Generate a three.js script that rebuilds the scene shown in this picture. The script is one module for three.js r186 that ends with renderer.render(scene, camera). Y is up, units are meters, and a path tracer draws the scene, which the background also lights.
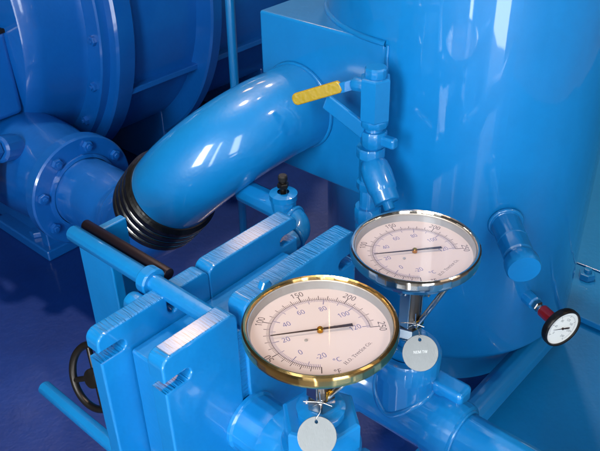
import * as THREE from 'three';
import { RoundedBoxGeometry } from 'three/addons/geometries/RoundedBoxGeometry.js';
import { mergeGeometries, toCreasedNormals } from 'three/addons/utils/BufferGeometryUtils.js';
import { RectAreaLightUniformsLib } from 'three/addons/lights/RectAreaLightUniformsLib.js';

// ───────────── camera, hall air, exposure ─────────────
const V = (x, y, z) => new THREE.Vector3(x, y, z);
const scene = new THREE.Scene();
const camera = new THREE.PerspectiveCamera(32.63, 1024 / 770, 0.02, 60);
camera.position.set(0, 0.9, 0);
camera.quaternion.setFromRotationMatrix(new THREE.Matrix4().makeBasis(
  V(0.746398, -0.021184, -0.665162), V(-0.350594, 0.837034, -0.42007), V(0.565662, 0.546741, 0.617333)));
const renderer = new THREE.WebGLRenderer({ antialias: true });
renderer.toneMapping = THREE.LinearToneMapping;
renderer.toneMappingExposure = 1.24;
renderer.shadowMap.enabled = true;
RectAreaLightUniformsLib.init();
scene.background = new THREE.Color().setRGB(0.03, 0.033, 0.038);   // the even dimness of the hall around

// ───────────── helpers ─────────────
let seed = 7; const rnd = () => { seed = (seed * 16807) % 2147483647; return (seed - 1) / 2147483646; };
const used = {};
const numbered = (n) => { used[n] = (used[n] ?? -1) + 1; return used[n] ? n + '_' + String(used[n]).padStart(3, '0') : n; };
function thing(name, label, category, p = [0, 0, 0], group) {
  const o = new THREE.Group(); o.name = numbered(name); o.position.set(...p); scene.add(o);
  o.userData = { label, category }; if (group) o.userData.group = group; return o;
}
function origin(o) { const v = V(0, 0, 0); while (o && o !== scene) { v.add(o.position); o = o.parent; } return v; }
function metreUV(g) {                      // uv in metres, each triangle mapped along its own main axis
  const q = g.index ? g.toNonIndexed() : g, p = q.attributes.position, n = q.attributes.normal, uv = new Float32Array(p.count * 2);
  for (let i = 0; i < p.count; i += 3) {
    let a = 0, b = 0, c = 0; for (let k = 0; k < 3; k++) { a += n.getX(i + k); b += n.getY(i + k); c += n.getZ(i + k); }
    a = Math.abs(a); b = Math.abs(b); c = Math.abs(c);
    for (let k = 0; k < 3; k++) {
      const j = i + k, X = p.getX(j), Y = p.getY(j), Z = p.getZ(j);
      const w = b >= a && b >= c ? [X, Z] : a >= c ? [Z, Y] : [X, Y];
      uv[2 * j] = w[0]; uv[2 * j + 1] = w[1];
    }
  }
  q.setAttribute('uv', new THREE.BufferAttribute(uv, 2)); return q;
}
function part(name, geo, mat, parent, keepUV) {       // geo in world coordinates, parent a Group, a Mesh or the scene
  let g = Array.isArray(geo) ? mergeGeometries(geo.map((x) => { const y = x.index ? x.toNonIndexed() : x; for (const k of Object.keys(y.attributes)) if (!['position', 'normal', 'uv'].includes(k)) y.deleteAttribute(k); return y; })) : geo;
  if (!keepUV) g = metreUV(g);
  if (Array.isArray(mat) && !g.groups.length) mat = mat[0];
  const o = origin(parent); g.translate(-o.x, -o.y, -o.z);
  const m = new THREE.Mesh(g, mat); m.castShadow = m.receiveShadow = true;
  m.name = parent === scene ? numbered(name) : name; parent.add(m); return m;
}
function topsFirst(g) {                    // two groups: 0 everything else, 1 the faces that look up
  const q = g.index ? g.toNonIndexed() : g, p = q.attributes.position, A = V(0, 0, 0), B = V(0, 0, 0), Cc = V(0, 0, 0), side = [], up = [];
  for (let i = 0; i < p.count; i += 3) { A.fromBufferAttribute(p, i); B.fromBufferAttribute(p, i + 1).sub(A); Cc.fromBufferAttribute(p, i + 2).sub(A); (B.cross(Cc).normalize().y > .7 ? up : side).push(i); }
  const r = new THREE.BufferGeometry();
  for (const k of ['position', 'normal']) { const a = q.attributes[k], o = []; for (const i of [...side, ...up]) for (let j = 0; j < 3; j++) o.push(a.getX(i + j), a.getY(i + j), a.getZ(i + j)); r.setAttribute(k, new THREE.Float32BufferAttribute(o, 3)); }
  r.addGroup(0, side.length * 3, 0); r.addGroup(side.length * 3, up.length * 3, 1); return r;
}
function struct(name, geo, mat) { const m = part(name, geo, mat, scene); m.userData.kind = 'structure'; return m; }
const UP = V(0, 1, 0), vec = (a) => (a.isVector3 ? a : V(...a));
function lathe(profile, p, dir = UP, seg = 64, crease = .6) {      // profile [[radius, height]…] turned round dir through p
  const g = new THREE.LatheGeometry(profile.map(([r, h]) => new THREE.Vector2(Math.max(r, 1e-5), h)), seg);
  g.applyQuaternion(new THREE.Quaternion().setFromUnitVectors(UP, vec(dir).clone().normalize()));
  const q = vec(p); g.translate(q.x, q.y, q.z); return crease ? toCreasedNormals(g, crease) : g;
}
function bar(a, b, r, bev = 0.0015, seg = 40, r1 = r) {   // a round bar with eased ends
  const A = vec(a), B = vec(b), d = B.clone().sub(A), L = d.length();
  return lathe([[0, 0], [r - bev, 0], [r - bev * .3, bev * .3], [r, bev], [r1, L - bev], [r1 - bev * .3, L - bev * .3], [r1 - bev, L], [0, L]], A, d, seg);
}
function box(x0, x1, y0, y1, z0, z1, r = 0.003) {
  const g = new RoundedBoxGeometry(Math.abs(x1 - x0), Math.abs(y1 - y0), Math.abs(z1 - z0), 3, r);
  return g.translate((x0 + x1) / 2, (y0 + y1) / 2, (z0 + z1) / 2);
}
const tube = (pts, r, n = 60, m = 12) => new THREE.TubeGeometry(new THREE.CatmullRomCurve3(pts.map(vec)), n, r, m);
function ringTorus(p, dir, R, r, seg = 72) {
  const g = new THREE.TorusGeometry(R, r, 8, seg);
  g.applyQuaternion(new THREE.Quaternion().setFromUnitVectors(V(0, 0, 1), vec(dir).clone().normalize())); const q = vec(p); return g.translate(q.x, q.y, q.z);
}
function hexBar(p, dir, across, h, turn = 0, bev = 0.002) {
  const s = new THREE.Shape(), R = across / Math.sqrt(3) - bev;
  for (let k = 0; k < 6; k++) { const a = turn + k * Math.PI / 3; s[k ? 'lineTo' : 'moveTo'](R * Math.cos(a), R * Math.sin(a)); } s.closePath();
  const g = new THREE.ExtrudeGeometry(s, { depth: h - 2 * bev, bevelEnabled: true, bevelSize: bev, bevelThickness: bev, bevelSegments: 2 }).translate(0, 0, bev);
  g.applyQuaternion(new THREE.Quaternion().setFromUnitVectors(V(0, 0, 1), vec(dir).clone().normalize())); const q = vec(p); return g.translate(q.x, q.y, q.z);
}
function extrude(shape, depth, bev, basis, p) {       // basis: three axes for the shape's x, y and the depth
  const g = new THREE.ExtrudeGeometry(shape, { depth: depth - 2 * bev, bevelEnabled: bev > 0, bevelSize: bev, bevelThickness: bev, bevelSegments: 3, curveSegments: 20 }).translate(0, 0, bev);
  g.applyMatrix4(new THREE.Matrix4().makeBasis(...basis.map(vec))); const q = vec(p); return g.translate(q.x, q.y, q.z);
}
// elbow: straight run, then a bend of radius Rb towards nrm through angle th
function elbowCurve(S, t0, nrm, L, Rb, th, n = 40) {
  const pts = [], s = vec(S), t = vec(t0), m = vec(nrm);
  for (let i = 0; i < 6; i++) pts.push(s.clone().addScaledVector(t, L * i / 6));
  const c = s.clone().addScaledVector(t, L);
  for (let i = 0; i <= n; i++) { const a = th * i / n; pts.push(c.clone().addScaledVector(t, Rb * Math.sin(a)).addScaledVector(m, Rb * (1 - Math.cos(a)))); }
  return { pts, end: pts[pts.length - 1], dir: t.clone().multiplyScalar(Math.cos(th)).addScaledVector(m, Math.sin(th)) };
}

// ───────────── procedural textures ─────────────
function noiseGrid(N, cellsX, cellsY) {
  const w = new Float32Array(cellsX * cellsY).map(() => rnd()), out = new Float32Array(N * N);
  const sm = (t) => t * t * (3 - 2 * t);
  for (let y = 0; y < N; y++) for (let x = 0; x < N; x++) {
    const fx = x / N * cellsX, fy = y / N * cellsY, ix = fx | 0, iy = fy | 0, u = sm(fx - ix), v = sm(fy - iy);
    const g = (a, b) => w[(b % cellsY) * cellsX + (a % cellsX)];
    out[y * N + x] = (g(ix, iy) * (1 - u) + g(ix + 1, iy) * u) * (1 - v) + (g(ix, iy + 1) * (1 - u) + g(ix + 1, iy + 1) * u) * v;
  }
  return out;
}
function mixNoise(N, layers) { const o = new Float32Array(N * N); for (const [cx, cy, a] of layers) { const g = noiseGrid(N, cx, cy); for (let i = 0; i < o.length; i++) o[i] += g[i] * a; } return o; }
function grayTex(N, f, lo, hi, rep) {
  const d = new Uint8Array(N * N * 4); for (let i = 0; i < N * N; i++) { const v = Math.max(0, Math.min(255, 255 * (lo + (hi - lo) * f[i]))); d[4 * i] = d[4 * i + 1] = d[4 * i + 2] = v; d[4 * i + 3] = 255; }
  const t = new THREE.DataTexture(d, N, N); t.wrapS = t.wrapT = THREE.RepeatWrapping; t.magFilter = THREE.LinearFilter; t.minFilter = THREE.LinearMipmapLinearFilter; t.generateMipmaps = true; t.repeat.set(rep, rep); t.needsUpdate = true; return t;
}
function colorTex(N, f, a, b, rep) {       // a, b sRGB 0..255
  const d = new Uint8Array(N * N * 4); for (let i = 0; i < N * N; i++) { const k = Math.max(0, Math.min(1, f[i])); for (let c = 0; c < 3; c++) d[4 * i + c] = a[c] + (b[c] - a[c]) * k; d[4 * i + 3] = 255; }
  const t = new THREE.DataTexture(d, N, N); t.colorSpace = THREE.SRGBColorSpace; t.wrapS = t.wrapT = THREE.RepeatWrapping; t.magFilter = THREE.LinearFilter; t.minFilter = THREE.LinearMipmapLinearFilter; t.generateMipmaps = true; t.repeat.set(rep, rep); t.needsUpdate = true; return t;
}
const peel = mixNoise(512, [[96, 96, .35], [40, 40, .4], [12, 12, .25]]);
const streak = mixNoise(512, [[10, 120, .4], [24, 250, .35], [30, 40, .25]]);
const patch = mixNoise(256, [[4, 4, .4], [11, 11, .35], [50, 50, .25]]);
const T = {
  peel: grayTex(512, peel, 0, 1, 3.5), streak: grayTex(512, streak, 0, 1, 5), wear: grayTex(256, patch, .55, 1, 4),
  paint: colorTex(256, patch, [2, 117, 184], [2, 126, 197], 3),
  grain: grayTex(256, mixNoise(256, [[128, 128, .6], [60, 60, .4]]), 0, 1, 8),
  tagBump: grayTex(256, mixNoise(256, [[6, 6, .5], [90, 20, .3], [14, 14, .2]]), 0, 1, 1),
  machine: colorTex(256, patch, [2, 86, 166], [2, 94, 178], 3),  // the paint blue taken deeper, for the shade at the back
  shadedDeck: colorTex(256, patch, [0, 38, 108], [2, 50, 128], 2),
};
// ───────────── materials ─────────────
const M = {
  paint: new THREE.MeshPhysicalMaterial({ map: T.paint, roughness: .42, clearcoat: 1, clearcoatRoughness: .09, bumpMap: T.peel, bumpScale: .0003 }),
  brushed: new THREE.MeshPhysicalMaterial({ map: T.paint, roughness: .45, clearcoat: .9, clearcoatRoughness: .12, bumpMap: T.streak, bumpScale: .0018 }),
  tankPaint: new THREE.MeshPhysicalMaterial({ map: T.paint, roughness: .42, clearcoat: 1, clearcoatRoughness: .05, bumpMap: T.grain, bumpScale: .00006 }),
  shadedPaint: new THREE.MeshPhysicalMaterial({ map: T.machine, roughness: .42, clearcoat: 1, clearcoatRoughness: .1, bumpMap: T.peel, bumpScale: .0003 }),  // shade over compressor and motor is put into this blue
  shadedDeck: new THREE.MeshPhysicalMaterial({ map: T.shadedDeck, roughness: .5, clearcoat: .5, clearcoatRoughness: .14, bumpMap: T.peel, bumpScale: .0005 }),  // navy holds the shade lying on the deck between the machines
  yellow: new THREE.MeshPhysicalMaterial({ color: '#ab8d06', roughness: .45, clearcoat: .5, clearcoatRoughness: .3, bumpMap: T.peel, bumpScale: .001 }),
  rubber: new THREE.MeshStandardMaterial({ color: '#0c0c0d', roughness: .38, bumpMap: T.peel, bumpScale: .0004 }),
  steel: new THREE.MeshStandardMaterial({ color: '#b9b7b2', metalness: 1, roughness: .22, roughnessMap: T.wear }),
  bezel: new THREE.MeshStandardMaterial({ color: '#c9c2b8', metalness: 1, roughness: .16 }),
  warmTintBezel: new THREE.MeshStandardMaterial({ color: '#ccaa6e', metalness: 1, roughness: .2 }),  // steel rim; its warm reflection is tinted into the metal colour
  innerWall: new THREE.MeshStandardMaterial({ color: '#a9a9a8', metalness: .6, roughness: .4 }),
  brass: new THREE.MeshStandardMaterial({ color: '#c08a2c', metalness: 1, roughness: .25 }),
  darkSteel: new THREE.MeshStandardMaterial({ color: '#3b3836', metalness: .9, roughness: .42 }),
  rod: new THREE.MeshStandardMaterial({ color: '#231a22', metalness: .6, roughness: .45 }),
  tag: new THREE.MeshStandardMaterial({ color: '#c3c6c8', metalness: .85, roughness: .38, roughnessMap: T.wear }),
  black: new THREE.MeshStandardMaterial({ color: '#141210', roughness: .6 }),
  pointer: new THREE.MeshStandardMaterial({ color: '#2a1712', roughness: .5 }),
  bracket: new THREE.MeshStandardMaterial({ color: '#6a6460', metalness: .85, roughness: .5, roughnessMap: T.wear }),
  red: new THREE.MeshPhysicalMaterial({ color: '#7d0f12', roughness: .35, clearcoat: .6, clearcoatRoughness: .2 }),
  glass: new THREE.MeshPhysicalMaterial({ color: '#ffffff', transmission: 1, thickness: 0, roughness: .02, ior: 1.5 }),
  wire: new THREE.MeshStandardMaterial({ color: '#cfcfcd', metalness: 1, roughness: .25 }),
  concrete: new THREE.MeshStandardMaterial({ map: colorTex(256, patch, [112, 110, 106], [150, 147, 141], 1), roughness: .8 }),
  lampBody: new THREE.MeshStandardMaterial({ color: '#55585c', metalness: .7, roughness: .5 }),
};

// ───────────── lights: the hall's doorway, its high-bay lamps and an added key light (outside the frame) ─────────────
function doorway(name, label, p, yaw, w, y0, y1, power, glow, col) {
  const c = new THREE.Color(...col), o = thing(name, label, 'window', [p[0], y0, p[1]]);
  o.rotation.y = yaw;                                   // local +Z looks into the hall
  const glowMat = new THREE.MeshStandardMaterial({ color: '#000000', emissive: c, emissiveIntensity: glow, roughness: 1 });
  const h = y1 - y0;
  const add = (n, g, m) => { const k = new THREE.Mesh(g, m); k.name = n; k.castShadow = k.receiveShadow = true; o.add(k); return k; };
  add('wall_panel', new THREE.BoxGeometry(w + .05, y0 + .57, .05).translate(0, -(y0 + .6) / 2 - .012, 0), M.lampBody);
  const nx = Math.max(1, Math.round(w / .75)), ny = Math.max(1, Math.round(h / 1.1));
  for (let i = 0; i < nx; i++) for (let j = 0; j < ny; j++)
    add('pane', new THREE.BoxGeometry(w / nx - .022, h / ny - .022, .02).translate(-w / 2 + w / nx * (i + .5), h / ny * (j + .5), 0), glowMat);
  for (let i = 0; i <= nx; i++) add('frame_post', new THREE.BoxGeometry(.024, h + .05, .04).translate(-w / 2 + w / nx * i, h / 2, .0), M.lampBody);
  for (let j = 0; j <= ny; j++) add('frame_rail', new THREE.BoxGeometry(w + .05, .024, .034).translate(0, h / ny * j, 0), M.lampBody);
  const l = new THREE.RectAreaLight(c, power, w, h); l.position.set(0, h / 2, .04); l.rotation.y = Math.PI; l.name = 'daylight'; o.add(l);
  return o;
}
function highBay(p, power, r, glow, label, lampCol) {
  const o = thing('high_bay_lamp', label, 'lamp', p, 'high bay lamps over the machine');
  part('shade', lathe([[.05, .3], [.07, .28], [r + .01, .05], [r + .03, 0], [r + .025, 0], [r, .05], [.06, .27]], p), M.lampBody, o);
  const e = new THREE.MeshStandardMaterial({ color: '#000', emissive: new THREE.Color(...lampCol), emissiveIntensity: glow });
  part('diffuser', lathe([[0, .02], [r, .02], [r, .03], [0, .03]], p, UP, 32), e, o);
  const l = new THREE.SpotLight(new THREE.Color(...lampCol), power, 0, 1.2, .6, 2); l.shadow.radius = 8; l.castShadow = true; l.name = 'lamp_light';
  l.position.set(0, -.01, 0); o.add(l); l.target.position.set(0, -3, 0); o.add(l.target); l.target.name = 'lamp_aim';
  return o;
}
doorway('added_key_window', 'tall daylit glazed window to the right of the machine', [.68, .1], -Math.PI / 2 - .47, .25, -.5, 1.5, 1, 8, [.93, .97, 1]);
doorway('added_key_window', 'narrow daylit glazed window behind the camera', [.24, .52], -Math.PI + .45, .1, -.5, 1.5, 3, 8, [.93, .97, 1]);
doorway('added_key_window', 'added key light in window form, unseen behind and left of the camera', [-.12, .9], Math.PI + .2, .34, .7, 1.7, 19, 7, [.93, .98, 1]);  // added key light, set high to stay out of the tank's reflections
for (const [x, z, k, r, g, l, c] of [[-2.4, -3.5, 20, .2, 30, 'beyond the tank', [1, .78, .6]], [-1.44, -1.1, 24, .2, 30, 'straight above the compressor', [1, .78, .6]], [-4.2, -3.1, 2.5, .3, 16, 'beyond the compressor', [1, .6, .28]], [-4.9, -4.6, 2, .3, 9, 'farthest beyond the motor', [1, .6, .28]], [3.0, -1.9, 25, .2, 30, 'to the right of the tank', [1, .78, .6]]])
  highBay([x, 4.5, z], k, r, g, 'warm high bay lamp hung from the hall roof ' + l, c);

// ───────────── setting ─────────────
struct('floor', box(-14, 14, -.62, -.6, -14, 14, .001), M.concrete);
struct('skid_deck', [box(-2.4, -.362, -.02, 0, -2.2, -.02, .002)], M.shadedDeck);
struct('skid_side_deck', [box(-.361, .35, -.025, -.004, -2.2, -.02, .002)], M.paint);
struct('rear_deck_plate', box(-.62, .34, .001, .01, -2.15, -1.252, .002), M.paint);
struct('skid_frame', [box(-2.38, .33, -.6, -.031, -2.18, -2.05, .004), box(-2.38, .33, -.6, -.031, -.17, -.04, .004), box(-2.38, -2.25, -.6, -.031, -2.04, -.18, .004), box(.2, .33, -.6, -.031, -2.04, -.18, .004)], M.paint);

// ───────────── separator tank ─────────────
const TC = [-.5334, -.9506], TR = .2032;
const tank = thing('separator_tank', 'large upright blue steel separator tank with a square side duct', 'tank', [TC[0], 0, TC[1]]);
part('shell', lathe([[TR - .03, .082], [TR - .008, .086], [TR, .1], [TR, 1.35], [TR - .02, 1.42], [TR - .09, 1.47], [0, 1.485]], [TC[0], 0, TC[1]], UP, 160), M.tankPaint, tank);
part('skirt', lathe([[.15, 0], [.15, .1], [.14, .1], [.14, 0], [.15, 0]], [TC[0], 0, TC[1]], UP, 96), M.paint, tank);
const duct = part('side_duct', box(-.752, TC[0], .338, .567, -1.14, -.7475, .004), M.paint, tank);
{ // weld seam where the duct face runs into the shell
  const pts = []; for (let i = 0; i <= 30; i++) pts.push([-.531 + (rnd() - .5) * .001, .567 - i / 30 * .229, -.7465 + (rnd() - .5) * .001]);
  part('weld_seam', tube(pts, .0022, 90, 8), M.paint, tank);
  const top = []; for (let i = 0; i <= 40; i++) { const a = Math.PI * (.5 + .5 * i / 40); top.push([TC[0] + (TR + .001) * Math.cos(a), .568, TC[1] + (TR + .001) * Math.sin(a)]); }
  part('weld_seam', tube(top, .004, 120, 8), M.paint, tank);
}
const rad = (x, z) => { const d = V(x - TC[0], 0, z - TC[1]).normalize(); return d; };
{ // capped half coupling
  const b = V(TC[0], .336, TC[1]).addScaledVector(rad(-.379, -.819), TR), d = V(.68, -.12, .69).normalize();
  const s = part('port_stub', lathe([[.0, -.01], [.0215, -.01], [.0215, .003], [.0195, .005], [.0195, .036], [.0202, .037], [.0202, .04], [.0195, .041], [.0195, .066], [.0175, .068], [.0175, .0745], [.0215, .0755], [.0222, .079], [.0222, .09], [.0205, .093], [0, .093]], b, d, 48), M.paint, tank);
  part('weld_bead', ringTorus(b.clone().addScaledVector(d, .002), d, .0215, .0028), M.paint, s);
}
{ // anchor plate and bolt behind the tank
  part('foot_plate', box(-.6, -.2, .0, .012, -1.245, -1.1, .002), M.paint, tank);
  const bt = part('anchor_bolt', [hexBar([-.384, .012, -1.213], UP, .026, .014), bar([-.384, .02, -1.213], [-.384, .034, -1.213], .007)], M.paint, tank);
}

// ───────────── elbow, rubber coupling, discharge pipe ─────────────
const eRoll = THREE.MathUtils.degToRad(48.3);
const elb = elbowCurve([-.6815, .4443, -.747], [0, 0, 1], [-Math.cos(eRoll), -Math.sin(eRoll), 0], .055, .1234, THREE.MathUtils.degToRad(89));
const elbow = thing('pipe_elbow', 'large blue pipe elbow leaving the square duct of the tank', 'pipe elbow', [-.6815, .338, -.747]);
{
  const R = .0608, endp = elb.end.clone().addScaledVector(elb.dir, .03);
  part('bend', new THREE.TubeGeometry(new THREE.CatmullRomCurve3([...elb.pts, endp]), 120, R, 72), M.paint, elbow);
  part('weld_bead', ringTorus([-.6815, .4443, -.7455], [0, 0, 1], R + .0005, .003), M.paint, elbow);
}
{
  const c0 = elb.end.clone().addScaledVector(elb.dir, -.006), pr = [[.06, 0]];
  const R = .0645, L = .07, n = 4;
  pr.push([R - .002, 0], [R, .002]);
  for (let k = 0; k < n; k++) { const a = .003 + k * (L - .006) / n, w = (L - .006) / n; pr.push([R + .0005, a], [R + .0032, a + w * .18], [R + .0035, a + w * .5], [R + .0032, a + w * .72], [R - .001, a + w * .8], [R - .001, a + w * .95]); }
  pr.push([R, L - .002], [R - .002, L], [.06, L]);
  const cp = thing('rubber_coupling', 'black ribbed rubber coupling sleeve on the large elbow', 'coupling', c0.toArray());
  part('sleeve', lathe(pr, c0, elb.dir, 96), M.rubber, cp);
  for (const h of [.0160, .0322, .0482]) part('clamp_band', lathe([[R - .001, h], [R + .0032, h], [R + .0038, h + .0006], [R + .0032, h + .0012], [R - .001, h + .0012]], c0, elb.dir, 96), M.steel, cp);
}
const flangeC = V(-1.1, .2, -.627);
{
  const a = elb.end.clone().addScaledVector(elb.dir, .045);
  const p = thing('discharge_pipe', 'blue discharge pipe between the compressor flange and the black coupling', 'pipe', [-.95, .2, -.627]);
  const cv = new THREE.CatmullRomCurve3([a, a.clone().addScaledVector(elb.dir, .03), a.clone().addScaledVector(elb.dir, .075).add(V(-.012, 0, -.01)), V(-.96, .2, -.622), V(-1.03, .2, -.627), V(-1.1, .2, -.627)], false, 'centripetal');
  part('run', new THREE.TubeGeometry(cv, 90, .0635, 64), M.shadedPaint, p);
}

// ───────────── compressor ─────────────
const CA = [-1.539, .46];
const comp = thing('compressor', 'big round compressor casing in blue darkened for shade with a bolted rim', 'compressor', [CA[0], 0, -.75]);
{
  const c = [CA[0], CA[1], 0], dz = [0, 0, 1];
  part('casing', lathe([[.0, -.62], [.12, -.62], [.14, -.612], [.27, -.632], [.305, -.64], [.315, -.655], [.318, -.675], [.325, -.745], [.328, -.757], [.34, -.77]].map(([r, h]) => [r, h]).reverse(), c, dz, 128), M.shadedPaint, comp);
  part('bolt_ring', lathe([[.33, -.785], [.362, -.785], [.366, -.781], [.366, -.762], [.363, -.759], [.32, -.757]], c, dz, 128), M.shadedPaint, comp);
  part('rim', lathe([[.35, -.825], [.382, -.825], [.387, -.82], [.387, -.785], [.383, -.78], [.366, -.779], [.36, -.788]], c, dz, 160), M.shadedPaint, comp);
  for (let k = 0; k < 22; k++) { const a = -1.25 + k * .2856; part('rim_bolt', [hexBar([CA[0] + .3485 * Math.cos(a), CA[1] + .3485 * Math.sin(a), -.760], dz, .016, .009, a, .0015), bar([CA[0] + .3485 * Math.cos(a), CA[1] + .3485 * Math.sin(a), -.752], [CA[0] + .3485 * Math.cos(a), CA[1] + .3485 * Math.sin(a), -.747], .0045, .001, 12)], M.shadedPaint, comp); }
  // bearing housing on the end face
  const bh = part('end_cover', lathe([[.0, -.5], [.1, -.5], [.125, -.51], [.13, -.53], [.13, -.58], [.2, -.59], [.21, -.6], [.21, -.64]].reverse(), c, dz, 96), M.shadedPaint, comp);
  for (let k = 0; k < 12; k++) { const a = k * Math.PI / 6 + .1; part('cover_bolt', hexBar([CA[0] + .175 * Math.cos(a), CA[1] + .175 * Math.sin(a), -.592], dz, .02, .016, a), M.shadedPaint, bh); }
  part('side_box', box(-1.42, -1.27, .3, .46, -.635, -.55, .012), M.shadedPaint, comp);
  part('oil_line', tube([[-1.2, .27, -.52], [-1.2, .2, -.5], [-1.26, .15, -.5], [-1.5, .14, -.5]], .012, 50, 20), M.shadedPaint, comp);
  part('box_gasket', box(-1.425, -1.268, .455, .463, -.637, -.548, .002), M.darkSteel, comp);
  for (const [x, z] of [[-1.41, -.56], [-1.28, -.56], [-1.41, -.62], [-1.28, -.62]]) part('box_screw', hexBar([x, .463, z], UP, .012, .007), M.shadedPaint, comp);
  part('casting_boss', [lathe([[0, -.03], [.022, -.03], [.024, -.02], [.024, .01], [.02, .014], [0, .014]], [-1.2, .285, -.545], V(.3, .3, .9), 40), hexBar([-1.2 + .005, .29, -.53], V(.3, .3, .9), .03, .016)], M.shadedPaint, comp);
  // suction branch and its flange
  part('branch', lathe([[.06, -.36], [.092, -.28], [.098, -.2], [.096, -.12], [.09, -.06], [.088, -.01]].map(([r, h]) => [r, h]), flangeC, [1, 0, 0], 72), M.shadedPaint, comp);
  const fl = part('flange', lathe([[.03, -.026], [.1, -.026], [.103, -.023], [.103, -.003], [.1, 0], [.071, 0], [.070, .004], [.0645, .006], [.0645, -.01]], flangeC, [1, 0, 0], 96), M.shadedPaint, comp);
  for (let k = 0; k < 8; k++) { const a = k * Math.PI / 4 + .25, q = V(flangeC.x, flangeC.y + .085 * Math.sin(a), flangeC.z + .085 * Math.cos(a)); part('flange_bolt', [hexBar(q, [1, 0, 0], .017, .008, a, .0012), bar(q.clone().add(V(.007, 0, 0)), q.clone().add(V(.011, 0, 0)), .005, .001, 14)], M.shadedPaint, fl); }
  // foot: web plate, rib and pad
  part('foot', [box(-1.27, -1.245, .02, .2, -.68, -.606, .004), box(-1.43, -1.228, 0, .024, -.74, -.592, .004), box(-1.4, -1.271, .02, .15, -.66, -.64, .003)], M.shadedPaint, comp);
  part('foot_bolt', [hexBar([-1.3, .024, -.615], UP, .024, .012)], M.shadedPaint, comp);
  part('saddle', box(-1.75, -1.3, 0, .2, -.82, -.62, .01), M.shadedPaint, comp);
}
// ───────────── motor behind the compressor ─────────────
const motor = thing('motor', 'long round motor body in blue darkened for shade behind the compressor rim', 'motor', [CA[0], 0, -1.15]);
{
  const c = [CA[0], CA[1], 0], dz = [0, 0, 1];
  part('body', lathe([[.3, -.83], [.362, -.835], [.366, -.85], [.366, -1.75], [.34, -1.78], [0, -1.78]].reverse(), c, dz, 128), M.shadedPaint, motor);
  for (const z of [-1.0, -1.35]) part('stiffening_ring', lathe([[.36, z - .022], [.408, z - .022], [.412, z - .018], [.412, z + .004], [.408, z + .008], [.36, z + .008]], c, dz, 160), M.shadedPaint, motor);
  part('side_rail', [box(-1.26, -1.188, .296, .308, -1.76, -.81, .002)], M.shadedPaint, motor);
  part('cradle', [box(-1.75, -1.33, 0, .16, -1.03, -.99, .006), box(-1.75, -1.33, 0, .16, -1.4, -1.32, .006)], M.shadedPaint, motor);
}
{
  const p = thing('drain_pipe', 'thin upright blue pipe between motor and square duct', 'pipe', [-1.0, 0, -.915]);
  part('run', bar([-1.0, 0, -.915], [-1.0, .62, -.925], .0085), M.paint, p);
}

// ───────────── plate heat exchanger ─────────────
const phe = thing('plate_heat_exchanger', 'blue plate heat exchanger with slotted end plates and carrying bar', 'heat exchanger', [-.5, 0, -.42]);
const PB = [[0, 0, -1], [0, 1, 0], [1, 0, 0]];
function endPlate(u0, u1, y0, y1, slots, barSlot) {   // u = -z; open slots on the outer edges; optional open slot in the top
  const s = new THREE.Shape(), r = .009;
  s.moveTo(u0 + .002, y0); s.lineTo(u1 - .002, y0);
  const right = slots.filter((q) => q[0] === 1).sort((a, b) => a[1] - b[1]), left = slots.filter((q) => q[0] === -1).sort((a, b) => b[1] - a[1]);
  for (const [, y, d, h] of right) { s.lineTo(u1, y - h); s.lineTo(u1 - d, y - h); s.absarc(u1 - d, y, h, -Math.PI / 2, -Math.PI * 1.5, true); s.lineTo(u1, y + h); }
  s.lineTo(u1, y1 - r); s.absarc(u1 - r, y1 - r, r, 0, Math.PI / 2, false);
  if (barSlot) { const [a, b, d] = barSlot; s.lineTo(b, y1); s.lineTo(b, y1 - d); s.absarc((a + b) / 2, y1 - d, (b - a) / 2, 0, Math.PI, true); s.lineTo(a, y1); }
  s.lineTo(u0 + r, y1); s.absarc(u0 + r, y1 - r, r, Math.PI / 2, Math.PI, false);
  for (const [, y, d, h] of left) { s.lineTo(u0, y + h); s.lineTo(u0 + d, y + h); s.absarc(u0 + d, y, h, Math.PI / 2, -Math.PI / 2, true); s.lineTo(u0, y - h); }
  s.closePath(); return s;
}
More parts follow.
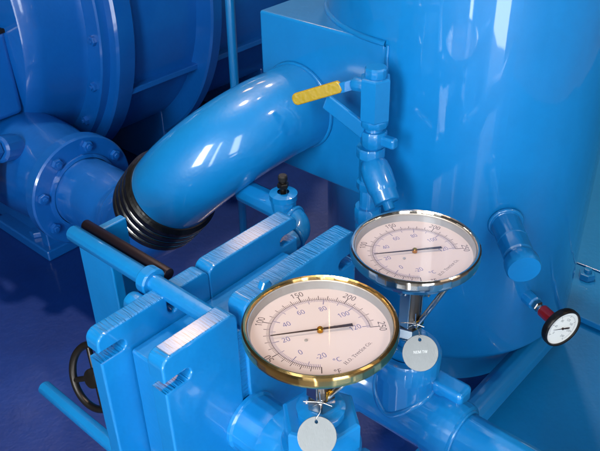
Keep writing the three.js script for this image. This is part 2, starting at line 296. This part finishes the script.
{
  const bev = .0022;
  // pressure plate (far) in two halves, frame plate (near) in two halves
  part('pressure_plate', topsFirst(extrude(endPlate(.277, .4165, .012, .416, [[-1, .3925, .022, .0088], [-1, .204, .024, .0095]], [.3585, .3765, .016]), .02, bev, PB, [-.536, 0, 0])), [M.paint, M.brushed], phe);
  part('pressure_plate', topsFirst(extrude(endPlate(.4205, .556, .012, .4165, [[1, .393, .02, .0088], [1, .204, .022, .0095]]), .024, bev, PB, [-.540, 0, 0])), [M.paint, M.brushed], phe);
  part('frame_plate', topsFirst(extrude(endPlate(.287, .3755, .0, .431, [[-1, .400, .022, .0088], [-1, .204, .024, .0095]]), .022, bev, PB, [-.452, 0, 0])), [M.paint, M.brushed], phe);
  part('frame_plate', topsFirst(extrude(endPlate(.388, .557, .0, .433, [[1, .400, .02, .0088], [1, .204, .022, .0095]]), .024, bev, PB, [-.453, 0, 0])), [M.paint, M.brushed], phe);
  part('frame_plate_web', box(-.45, -.432, .0, .405, -.392, -.372, .002), M.brushed, phe);
  part('plate_pack', box(-.5155, -.4525, .02, .382, -.532, -.309, .003), M.paint, phe);
  part('carrying_bar', bar([-.689, .4175, -.3672], [-.447, .4175, -.3672], .0098, .003), M.paint, phe);
  part('bar_collar', lathe([[.0098, 0], [.014, 0], [.0155, .002], [.0155, .012], [.014, .014], [.0098, .014]], [-.556, .4175, -.3672], [1, 0, 0], 40), M.paint, phe);
  part('tie_rod', bar([-.69, .4185, -.386], [-.541, .4185, -.386], .0065, .001), M.rod, phe);
  part('tie_rod', bar([-.72, .204, -.3], [-.43, .204, -.3], .009, .002), M.paint, phe);
  const col = part('support_column', [box(-.68, -.618, 0, .408, -.379, -.366, .002)], M.paint, phe);
  part('column_flange', box(-.684, -.672, 0, .414, -.43, -.381, .002), M.paint, phe);
  part('hanger_boss', bar([-.552, .405, -.342], [-.537, .405, -.342], .011, .002), M.paint, phe);
  part('nut', hexBar([-.4295, .446, -.412], [1, 0, 0], .012, .008), M.paint, phe);
}
// ───────────── handwheel valve behind the exchanger ─────────────
{
  const c = V(-.575, .3155, -.297), ax = V(.12, .35, .9).normalize();
  const v = thing('handwheel_valve', 'dark handwheel of a valve tucked behind the heat exchanger', 'valve', [-.585, 0, -.31]);
  const w = part('handwheel', ringTorus(c, ax, .036, .0042), M.darkSteel, v);
  const e1 = V(0, 1, 0).addScaledVector(ax, -ax.y).normalize(), e2 = ax.clone().cross(e1);
  for (let k = 0; k < 4; k++) { const a = k * Math.PI / 2 + .5, d = e1.clone().multiplyScalar(Math.cos(a)).addScaledVector(e2, Math.sin(a)); part('spoke', bar(c.clone().addScaledVector(d, .008), c.clone().addScaledVector(d, .034), .0032, .0008, 12), M.darkSteel, w); }
  part('hub', bar(c.clone().addScaledVector(ax, -.008), c.clone().addScaledVector(ax, .008), .011), M.darkSteel, w);
  const b = c.clone().addScaledVector(ax, -.055);
  part('stem', bar(b, c, .005), M.darkSteel, v);
  part('valve_body', [bar([b.x, 0, b.z], [b.x, b.y + .03, b.z], .018), hexBar(b.clone().addScaledVector(ax, -.015), ax, .03, .03)], M.paint, v);
}

// ───────────── near fitting on the first port and its thermometer ─────────────
const G1 = V(-.3306, .468, -.383), G2 = V(-.3514, .448, -.5573);
{
  const y = .282, z = -.383, f = thing('port_fitting', 'blue nozzle with threaded tee under the thermometer with tinted steel rim', 'pipe fitting', [-.34, .2, z]);
  part('nozzle', lathe([[.02, 0], [.0345, 0], [.0345, .004], [.032, .006], [.032, .058], [.03, .06]], [-.4298, y, z], [1, 0, 0], 64), M.paint, f);
  part('tee_body', [lathe([[.03, -.01], [.039, -.01], [.041, -.006], [.041, .02], [.038, .024], [.038, .075], [.041, .079], [.041, .105], [.039, .108], [.03, .108]], [-.37 - .008, y, z], [1, 0, 0], 64), bar([G1.x, y, z], [G1.x, y + .045, z], .039, .004)], M.paint, f);
  part('hex_bushing', [hexBar([G1.x, y + .044, z], UP, .066, .034, .35, .0035), lathe([[.012, .078], [.022, .078], [.023, .080], [.023, .088], [.02, .09], [.008, .09]], [G1.x, y, z], UP, 48)], M.paint, f);
  part('outlet_pipe', bar([-.275, y, z], [-.05, y, z], .03), M.paint, f);
  part('pipe_leg', bar([-.05 - .03, y, z], [-.05 - .03, -.011, z], .028), M.paint, f);
}
// ───────────── second port: big tee and pipe ─────────────
{
  const y = .222, z = G2.z, x = G2.x, f = thing('pipe_tee', 'blue welded pipe tee under the silver rimmed thermometer with pipe running right', 'pipe tee', [x, y - .05, z]);
  part('run', [lathe([[.026, -.085], [.034, -.085], [.0385, -.081], [.0385, -.048], [.036, -.044], [.036, .044], [.0385, .048], [.0385, .074], [.0375, .079], [.030, .082]], [x, y, z], [1, 0, 0], 72)], M.paint, f);
  part('branch', lathe([[.034, 0], [.034, .058], [.0385, .062], [.0385, .084], [.036, .088], [.027, .088], [.026, .084], [.0, .083]], [x, y, z], UP, 72), M.paint, f);
  { const q = []; for (let k = 0; k < 72; k++) { const a = k / 72 * Math.PI * 2, r = .0335, zz = r * Math.sin(a); q.push(V(x + r * Math.cos(a), y + Math.sqrt(.0348 ** 2 - zz * zz), z + zz)); }
    part('saddle_weld', new THREE.TubeGeometry(new THREE.CatmullRomCurve3(q, true), 144, .0042, 10, true), M.paint, f); }
  part('hex_bushing', [hexBar([x, y + .081, z], UP, .046, .018, .2, .002), bar([x, y + .098, z], [x, y + .108, z], .015, .002)], M.paint, f);
  part('far_pipe', bar([-.431, y, z], [x - .07, y, z], .0302), M.paint, f);
  const op = part('outlet_pipe', bar([x + .07, y, z], [.12, y, z], .0302), M.paint, f);
  part('weld_bead', ringTorus([x + .081, y, z], [1, 0, 0], .0315, .0022), M.paint, op);
  part('pipe_leg', bar([.09, y, z], [.09, -.011, z], .03), M.paint, f);
  part('union_wing', box(x + .02, x + .07, y + .028, y + .05, z - .032, z - .006, .006), M.paint, f);
}

// ───────────── dial thermometers ─────────────
function dialTexture() {
  const N = 1024, cv = document.createElement('canvas'); cv.width = cv.height = N; const g = cv.getContext('2d');
  g.fillStyle = '#d2c3c1'; g.fillRect(0, 0, N, N); g.translate(N / 2, N / 2);
  const ang = (F) => (-132 + 264 * F / 250) * Math.PI / 180, px = (r, a) => [r * Math.sin(a), -r * Math.cos(a)];
  const seg = (a, r0, r1, w, col) => { g.strokeStyle = col; g.lineWidth = w; g.beginPath(); g.moveTo(...px(r0, a)); g.lineTo(...px(r1, a)); g.stroke(); };
  const R = 372;
  g.strokeStyle = '#4a3a44'; g.lineWidth = 4; g.beginPath(); g.arc(0, 0, R, ang(0) - Math.PI / 2, ang(250) - Math.PI / 2); g.stroke();
  for (let F = 0; F <= 250; F += 2) { const b = F % 50 === 0, m = F % 10 === 0; seg(ang(F), R, R + (b ? 62 : m ? 46 : 24), b ? 7 : m ? 5 : 3.4, '#3a2a2c'); }
  for (let c = -17; c <= 121; c += 1) { const F = c * 1.8 + 32, b = c % 20 === 0, m = c % 10 === 0; seg(ang(F), R, R - (b ? 58 : m ? 46 : 26), b ? 6 : m ? 4.5 : 3, '#5a5480'); }
  g.textAlign = 'center'; g.textBaseline = 'middle';
  for (const F of [50, 100, 150, 200, 250]) { g.save(); g.rotate(ang(F)); g.fillStyle = '#33242a'; g.font = '74px sans-serif'; g.scale(.86, 1); g.fillText(String(F), 0, -462); g.restore(); }
  for (const c of [-20, 0, 20, 40, 60, 80, 100, 120]) { const F = Math.max(0, c * 1.8 + 32), [x, y] = px(262, ang(F)); g.save(); g.translate(x, y); g.rotate(.42); g.fillStyle = '#4f4f8e'; g.font = '66px sans-serif'; g.scale(.86, 1); g.fillText(String(c), 0, 0); g.restore(); }
  { const [x, y] = px(322, ang(-19)); g.fillStyle = '#4f4f8e'; g.font = '58px sans-serif'; g.save(); g.translate(x, y); g.rotate(.42); g.fillText('°C', 0, 0); g.restore(); }
  { const [x, y] = px(430, ang(-14)); g.fillStyle = '#33242a'; g.font = '58px sans-serif'; g.save(); g.translate(x, y); g.rotate(.6); g.fillText('°F', 0, 0); g.restore(); }
  g.fillStyle = '#33242a'; g.font = '40px serif'; g.fillText('H.O. Trerice Co.', 0, 352);
  const t = new THREE.CanvasTexture(cv); t.colorSpace = THREE.SRGBColorSpace; t.anisotropy = 8; return t;
}
const dialMat = new THREE.MeshStandardMaterial({ map: dialTexture(), roughness: .55 });
function tagText(txt) {
  const N = 512, cv = document.createElement('canvas'); cv.width = cv.height = N; const g = cv.getContext('2d');
  g.fillStyle = '#85898b'; g.fillRect(0, 0, N, N);
  for (let i = 0; i < 260; i++) { g.strokeStyle = rnd() > .5 ? 'rgba(220,220,220,.07)' : 'rgba(120,122,126,.07)'; g.lineWidth = 1 + rnd(); const x = rnd() * N, y = rnd() * N, a = rnd() * 6.3, l = 10 + rnd() * 60; g.beginPath(); g.moveTo(x, y); g.lineTo(x + l * Math.cos(a), y + l * Math.sin(a)); g.stroke(); }
  if (txt) { g.fillStyle = 'rgba(235,238,238,.7)'; g.font = '54px sans-serif'; g.textAlign = 'center'; g.textBaseline = 'middle'; g.fillText(txt, N / 2, N * .47); }
  const t = new THREE.CanvasTexture(cv); t.colorSpace = THREE.SRGBColorSpace; return t;
}
function thermometer(c, R, bezelMat, value, seat, label, k) {   // c: middle of the dial's rim plane; face upwards, scale gap towards +x
  const t = thing('dial_thermometer', label, 'thermometer', [c.x, seat, c.z], 'dial thermometers');
  const s = R / .0675, P = (a) => a.map(([r, h]) => [r * s, h * s]);
  part('case', lathe(P([[.0, -.026], [.03, -.026], [.05, -.024], [.056, -.02], [.0585, -.012], [.0612, -.011], [.0635, -.008], [.0640, -.004]]), c, UP, 128), M.steel, t);
  part('bezel', lathe(P([[.0605, -.0095], [.0645, -.0098], [.0668, -.0085], [.0675, -.005], [.0675, -.001], [.0668, .0022], [.0652, .0036], [.0636, .0030], [.0626, .0012], [.0622, -.0005]]), c, UP, 160), bezelMat, t);
  part('inner_wall', lathe(P([[.0622, .0004], [.0612, .0], [.0598, -.0072], [.0596, -.0085]]).reverse(), c, UP, 128), M.innerWall, t);
  const d = new THREE.Mesh(new THREE.CircleGeometry(.0598 * s, 96).rotateX(-Math.PI / 2).rotateY(Math.PI / 2), dialMat);
  d.name = 'dial_face'; d.position.set(0, c.y - .0078 * s - seat, 0); d.castShadow = d.receiveShadow = true; t.add(d);
  // pointer
  const a = (-132 + 264 * value / 250) * Math.PI / 180, sh = new THREE.Shape();
  sh.moveTo(-.0009, 0); sh.lineTo(-.0003, .043); sh.lineTo(.0003, .043); sh.lineTo(.0009, 0); sh.lineTo(.0014, -.02); sh.lineTo(.0016, -.0285); sh.lineTo(-.0016, -.0285); sh.lineTo(-.0014, -.02); sh.closePath();
  const g = new THREE.ExtrudeGeometry(sh, { depth: .0006, bevelEnabled: false }).scale(s, s, s).rotateZ(-a).rotateX(-Math.PI / 2).rotateY(Math.PI / 2).translate(c.x, c.y - .0052 * s, c.z);
  const pt = part('pointer', g, M.pointer, t);
  part('pointer_hub', lathe(P([[.0027, -.0075], [.0027, -.0042], [.002, -.0033], [.0, -.003]]), c, UP, 32), M.brass, pt);
  for (const [u, v] of [[.006, -.0125], [-.0015, .0165]]) part('dial_screw', bar([c.x + u * s, c.y - .0078 * s, c.z + v * s], [c.x + u * s, c.y - .0068 * s, c.z + v * s], .0015 * s, .0003, 20), M.innerWall, d.parent);
  const gl = new THREE.Mesh(new THREE.CircleGeometry(.0618 * s, 96).rotateX(-Math.PI / 2), M.glass); gl.name = 'glass'; gl.position.set(0, c.y - .0002 - seat, 0); gl.castShadow = gl.receiveShadow = true; t.add(gl);
  // swivel bracket, stem and nuts below
  const b = c.y - .026 * s;
  part('back_boss', bar([c.x, b - .006, c.z], [c.x, b + .004, c.z], .018, .002), M.darkSteel, t);
  part('swivel_body', lathe([[.007, seat + .012], [.0105, seat + .014], [.0125, seat + .019], [.0125, seat + .026], [.0105, seat + .03], [.0105, b - .018], [.0145, b - .015], [.0155, b - .012], [.0155, b - .004], [.012, b]], [c.x, 0, c.z], UP, 40), M.bracket, t);
  for (const sg of [-1, 1]) part('swivel_bracket', box(c.x - .006, c.x + .007, seat + .018, b - .006, c.z + sg * .0112, c.z + sg * .0135, .001), M.steel, t);
  part('swivel_bolt', [hexBar([c.x + .001, b - .02, c.z + .0145], [0, 0, 1], .011, .006, .2, .001), bar([c.x + .001, b - .02, c.z + .02], [c.x + .001, b - .02, c.z + .025], .0032, .0006, 16)], M.steel, t);
  part('swivel_bolt', [hexBar([c.x + .0105, b - .028, c.z - .002], [1, 0, 0], .010, .006, .5, .001), bar([c.x + .016, b - .028, c.z - .002], [c.x + .021, b - .028, c.z - .002], .003, .0006, 16)], M.steel, t);
  part('adjusting_screw', [bar([c.x + .012, seat + .02, c.z + .006], [c.x + .038, b - .008, c.z - .016], .0028, .0006, 16), hexBar([c.x + .033, b - .014, c.z - .012], V(.026, .03, -.022), .011, .007, 0, .001)], M.steel, t);
  part('bracket_clip', box(c.x + .0127, c.x + .0145, seat + .018, seat + .03, c.z - .006, c.z + .008, .0008), M.brass, t);
  part('stem_nut', [hexBar([c.x, seat, c.z], UP, .024, .016, .3), bar([c.x, seat + .015, c.z], [c.x, b - .012, c.z], .0085, .001)], M.steel, t);
  return t;
}
thermometer(G1, .0680, M.warmTintBezel, 76, .372, 'dial thermometer with steel rim tinted for a warm reflection, nearest the camera');
thermometer(G2, .0672, M.bezel, 78, .330, 'dial thermometer with silver rim on the pipe tee, farther from the camera');

function tagThing(c, n, up, R, txt, hang, label) {      // c centre of the disc, n its facing, hang: where the wire is twisted on
  const N = vec(n).normalize(), U = vec(up).addScaledVector(N, -vec(up).dot(N)).normalize(), X = U.clone().cross(N);
  const t = thing('metal_tag', label, 'tag', c.toArray(), 'round tags wired to the thermometers');
  const s = new THREE.Shape(); s.absarc(0, 0, R, 0, Math.PI * 2, false); const h = new THREE.Path(); h.absarc(R * .02, R * .74, R * .105, 0, Math.PI * 2, true); s.holes.push(h);
  const g = new THREE.ExtrudeGeometry(s, { depth: .0006, bevelEnabled: true, bevelSize: .0003, bevelThickness: .0003, bevelSegments: 2, curveSegments: 48 });
  const p = g.attributes.position, uv = g.attributes.uv; for (let i = 0; i < p.count; i++) uv.setXY(i, .5 + p.getX(i) / R / 2, .5 + p.getY(i) / R / 2);
  g.applyMatrix4(new THREE.Matrix4().makeBasis(X, U, N)).translate(c.x, c.y, c.z);
  part('disc', g, new THREE.MeshStandardMaterial({ map: tagText(txt), metalness: .8, roughness: .45, bumpMap: T.tagBump, bumpScale: .00012 }), t, true);
  const e = c.clone().addScaledVector(U, R * .76), k = vec(hang), m = e.clone().lerp(k, .5);
  const w = [e.clone().addScaledVector(N, -.0015), e.clone().addScaledVector(U, R * .14).addScaledVector(N, .0015), m.clone().addScaledVector(X, .0015).addScaledVector(N, .002), k];
  part('wire', [tube(w, .0005, 30, 8), tube([k.clone().add(V(-.01, .004, .012)), k, k.clone().add(V(.008, -.004, -.006))], .0005, 20, 8), tube([k.clone().add(V(.004, .02, .006)), k.clone().add(V(.003, .008, .004)), k, k.clone().add(V(-.006, -.006, .004))], .0005, 24, 8), ringTorus(k, V(.2, .9, .1), .0022, .0005, 20)], M.wire, t);
  return t;
}
const toCam = V(.55, .62, .56);
tagThing(V(-.309, .3705, -.3525), [.55, .72, .5], [-.3, 1, -.3], .0172, '', [-.3195, .392, -.370], 'blank round metal tag wired below the thermometer with tinted steel rim');
tagThing(V(-.317, .342, -.528), [.58, .62, .56], [-.3, 1, -.3], .0188, 'NEM TW', [-.3345, .364, -.541], 'stamped round metal tag wired below the silver rimmed thermometer');

// ───────────── small thermometer on the tank ─────────────
{
  const d = rad(-.35, -.864), b = V(TC[0], .198, TC[1]).addScaledVector(d, TR);
  const t = thing('small_dial_thermometer', 'small white dial thermometer with red neck on the tank side', 'thermometer', b.toArray());
  const at = (s) => b.clone().addScaledVector(d, s);
  part('socket', lathe([[0, -.008], [.0105, -.008], [.0105, .018], [.009, .02], [0, .02]], b, d, 36), M.paint, t);
  part('stem_nut', [hexBar(at(.019), d, .014, .01), bar(at(.028), at(.036), .006, .001)], M.steel, t);
  part('neck', [lathe([[.0075, .034], [.009, .036], [.009, .066], [.0075, .068], [.004, .068]], b, d, 36)], M.red, t);
  const c = at(.078), R = .0295;
  part('case', lathe([[0, -.013], [.022, -.012], [R - .001, -.008], [R, -.005], [R, .001], [R - .001, .0025], [R - .003, .0022], [R - .0035, .0]], c, d, 80), M.darkSteel, t);
  const N = 512, cv = document.createElement('canvas'); cv.width = cv.height = N; const g = cv.getContext('2d'); g.fillStyle = '#eef0ec'; g.fillRect(0, 0, N, N); g.translate(N / 2, N / 2);
  g.strokeStyle = '#2a3a40'; for (let k = 0; k <= 60; k++) { const a = (-135 + 270 * k / 60) * Math.PI / 180, r0 = k % 10 === 0 ? 180 : 196; g.lineWidth = k % 10 === 0 ? 6 : 3; g.beginPath(); g.moveTo(r0 * Math.sin(a), -r0 * Math.cos(a)); g.lineTo(214 * Math.sin(a), -214 * Math.cos(a)); g.stroke(); }
  g.fillStyle = '#2a3a40'; g.font = '46px sans-serif'; g.textAlign = 'center'; g.textBaseline = 'middle';
  for (let k = 0; k <= 6; k++) { const a = (-135 + 45 * k) * Math.PI / 180; g.fillText(String(k * 40), 140 * Math.sin(a), -140 * Math.cos(a)); }
  const tx = new THREE.CanvasTexture(cv); tx.colorSpace = THREE.SRGBColorSpace;
  const up = V(0, 1, 0), X = up.clone().cross(d).normalize();
  const roll = new THREE.Matrix4().makeBasis(X, up, d);
  const disc = new THREE.CircleGeometry(R - .003, 64).rotateZ(-.6).applyMatrix4(roll).translate(c.x, c.y, c.z);
  const f = part('dial_face', disc, new THREE.MeshStandardMaterial({ map: tx, roughness: .5 }), t, true);
  const sh = new THREE.Shape(); sh.moveTo(-.0006, .0); sh.lineTo(-.0001, .017); sh.lineTo(.0001, .017); sh.lineTo(.0006, 0); sh.lineTo(.0013, -.006); sh.lineTo(.001, -.012); sh.lineTo(-.001, -.012); sh.lineTo(-.0013, -.006); sh.closePath();
  const pg = new THREE.ExtrudeGeometry(sh, { depth: .0004, bevelEnabled: false }).rotateZ(1.35).applyMatrix4(roll).translate(c.x + d.x * .001, c.y, c.z + d.z * .001);
  const pt = part('pointer', pg, M.pointer, t); part('pointer_hub', bar(c, c.clone().addScaledVector(d, .002), .0018, .0004, 20), M.pointer, pt);
}

// ───────────── ball valve and strainer standing before the duct ─────────────
{
  const x = -.513, z = -.70, v = thing('ball_valve', 'blue hexagonal ball valve with a yellow grip lever', 'valve', [x, .47, z]);
  part('body', [hexBar([x, .49, z], UP, .0335, .056, .12, .0025), lathe([[.006, .545], [.0128, .545], [.0135, .547], [.0135, .556], [.012, .558], [0, .558]], [x, 0, z], UP, 40), lathe([[.006, .482], [.0165, .482], [.0175, .484], [.0175, .49], [.016, .492], [.006, .492]], [x, 0, z], UP, 40)], M.paint, v);
  part('stem_boss', bar([x - .012, .53, z + .002], [x - .030, .53, z + .004], .009, .002), M.paint, v);
  // lever: bent strap, then yellow grip
  const strap = (pts, h, th) => { const up = V(0, 1, 0), P2 = pts.map(vec), s = new THREE.Shape(), n = [];
    for (let i = 0; i < P2.length; i++) { const d = P2[Math.min(i + 1, P2.length - 1)].clone().sub(P2[Math.max(i - 1, 0)]).setY(0).normalize(); n.push(V(-d.z, 0, d.x)); }
    const A = [], idx = []; P2.forEach((p, i) => { for (const [a, b] of [[-1, -1], [1, -1], [1, 1], [-1, 1]]) { const q = p.clone().addScaledVector(n[i], a * th / 2).addScaledVector(up, b * h / 2); A.push(q.x, q.y, q.z); } });
    for (let i = 0; i < P2.length - 1; i++) for (let k = 0; k < 4; k++) { const a = 4 * i + k, b = 4 * i + (k + 1) % 4; idx.push(a, b, a + 4, b, b + 4, a + 4); }
    const L = 4 * (P2.length - 1); idx.push(0, 2, 1, 0, 3, 2, L, L + 1, L + 2, L, L + 2, L + 3);
    const g = new THREE.BufferGeometry(); g.setAttribute('position', new THREE.Float32BufferAttribute(A, 3)); g.setIndex(idx); g.setAttribute('uv', new THREE.Float32BufferAttribute(new Float32Array(A.length / 3 * 2), 2)); g.computeVertexNormals(); return toCreasedNormals(g, .4); };
  part('lever', strap([[x - .020, .53, z + .004], [x - .029, .53, z + .006], [x - .036, .5275, z + .014], [x - .050, .522, z + .0185]], .013, .003), M.paint, v);
  const gs = new THREE.Shape(), gw = .032, gh = .0058, gc = .005;
  gs.moveTo(-gw + gc, -gh); gs.lineTo(gw - .002, -gh); gs.lineTo(gw, -gh + .002); gs.lineTo(gw, gh - .002); gs.lineTo(gw - .002, gh); gs.lineTo(-gw + gc, gh); gs.absarc(-gw + gc, gh - gc, gc, Math.PI / 2, Math.PI, false); gs.absarc(-gw + gc, -gh + gc, gc, Math.PI, Math.PI * 1.5, false);
  const gr = new THREE.ExtrudeGeometry(gs, { depth: .002, bevelEnabled: true, bevelSize: .002, bevelThickness: .002, bevelSegments: 4, curveSegments: 8 }).translate(0, 0, -.001);
  const gX = V(.0554, .025, -.025).normalize(), gN = V(.45, .2, .87).addScaledVector(gX, -V(.45, .2, .87).dot(gX)).normalize();
  gr.applyMatrix4(new THREE.Matrix4().makeBasis(gX, gN.clone().cross(gX), gN)).translate(-.5825, .5146, -.6725);
  part('grip', gr, M.yellow, v);
}
{
  const x = -.513, z = -.70, s = thing('line_strainer', 'blue wye strainer on the upright line below the ball valve', 'strainer', [x, .33, z]);
  part('nipple', bar([x - .001, .452, z], [x, .484, z], .0115, .001), M.paint, s);
  part('wing_union', [lathe([[.006, .456], [.0155, .456], [.0165, .458], [.0165, .474], [.0155, .476], [.006, .476]], [x, 0, z], UP, 40), box(x + .012, x + .034, .459, .473, z - .006, z + .006, .004)], M.paint, s);
  part('lock_plate', [new RoundedBoxGeometry(.066, .022, .006, 3, .002).rotateZ(-.36).translate(x - .037, .488, z + .012)], M.paint, s);
  part('body', [lathe([[.008, .392], [.0165, .392], [.0172, .394], [.0172, .402], [.0145, .405], [.0145, .436], [.018, .439], [.0182, .45], [.017, .452], [.006, .452]], [x - .004, 0, z], UP, 48)], M.paint, s);
  const d = V(.66, -.66, .3).normalize(), b = V(x - .004, .437, z);
  part('strainer_leg', lathe([[.004, 0], [.014, .004], [.0185, .014], [.0195, .026], [.0188, .043], [.0178, .048], [.0165, .050], [.0165, .062], [.015, .064], [.007, .064], [.007, .073], [0, .073]], b, d, 64, 0), M.paint, s);
  part('lower_pipe', [bar([x - .006, .33, z], [x - .006, .394, z], .0115, .001), lathe([[.008, .34], [.0165, .34], [.0178, .343], [.0178, .36], [.0165, .363], [.008, .363]], [x - .006, 0, z], UP, 40)], M.paint, s);
  part('base_elbow', [tube([[x - .006, .345, z], [x - .006, .325, z], [x - .006, .31, z - .02], [x - .006, .305, z - .06]], .016, 40, 28)], M.paint, s);
}
// ───────────── small drain valve between elbow and exchanger ─────────────
{
  const x = -.60, y = .362, z = -.622, v = thing('drain_valve', 'small blue valve with black knob under the large elbow', 'valve', [x, y - .03, z]);
  part('body', [bar([x - .075, y, z - .002], [x + .005, y, z], .0165), bar([x + .002, y - .022, z], [x + .002, y + .022, z], .0165, .003), lathe([[.008, .018], [.0185, .018], [.0185, .026], [.008, .028]], [x + .002, y, z], UP, 32)], M.paint, v);
  part('elbow', tube([[x, y - .005, z], [x + .026, y - .005, z + .002], [x + .045, y - .008, z + .02], [x + .046, y - .012, z + .05]], .0145, 40, 24), M.paint, v);
  part('elbow_band', [ringTorus([x + .022, y - .005, z + .0015], [1, 0, 0], .0148, .0035), ringTorus([x + .046, y - .009, z + .03], [0, 0, 1], .0148, .0035)], M.paint, v);
  part('stem', [bar([x + .002, y + .024, z], [x + .002, y + .047, z], .004, .001, 16), hexBar([x + .002, y + .034, z], UP, .013, .008)], M.darkSteel, v);
  part('knob', lathe([[0, .044], [.005, .044], [.0062, .0455], [.0062, .051], [.005, .0525], [0, .0525]], [x + .002, y, z], UP, 28), M.black, v);
}
// ───────────── low pipe along the tank ─────────────
{
  const p = thing('low_drain_line', 'blue pipe lying low along the foot of the tank', 'pipe', [-.35, 0, -.85]);
  part('run', [bar([-.352, .05, -.62], [-.352, .05, -1.0], .022)], M.paint, p);
  part('stand', box(-.37, -.334, 0, .034, -.7, -.68, .002), M.paint, p);
}
scene.traverse((o) => { if (o.isMesh) { o.castShadow = true; o.receiveShadow = true; } });
renderer.render(scene, camera);
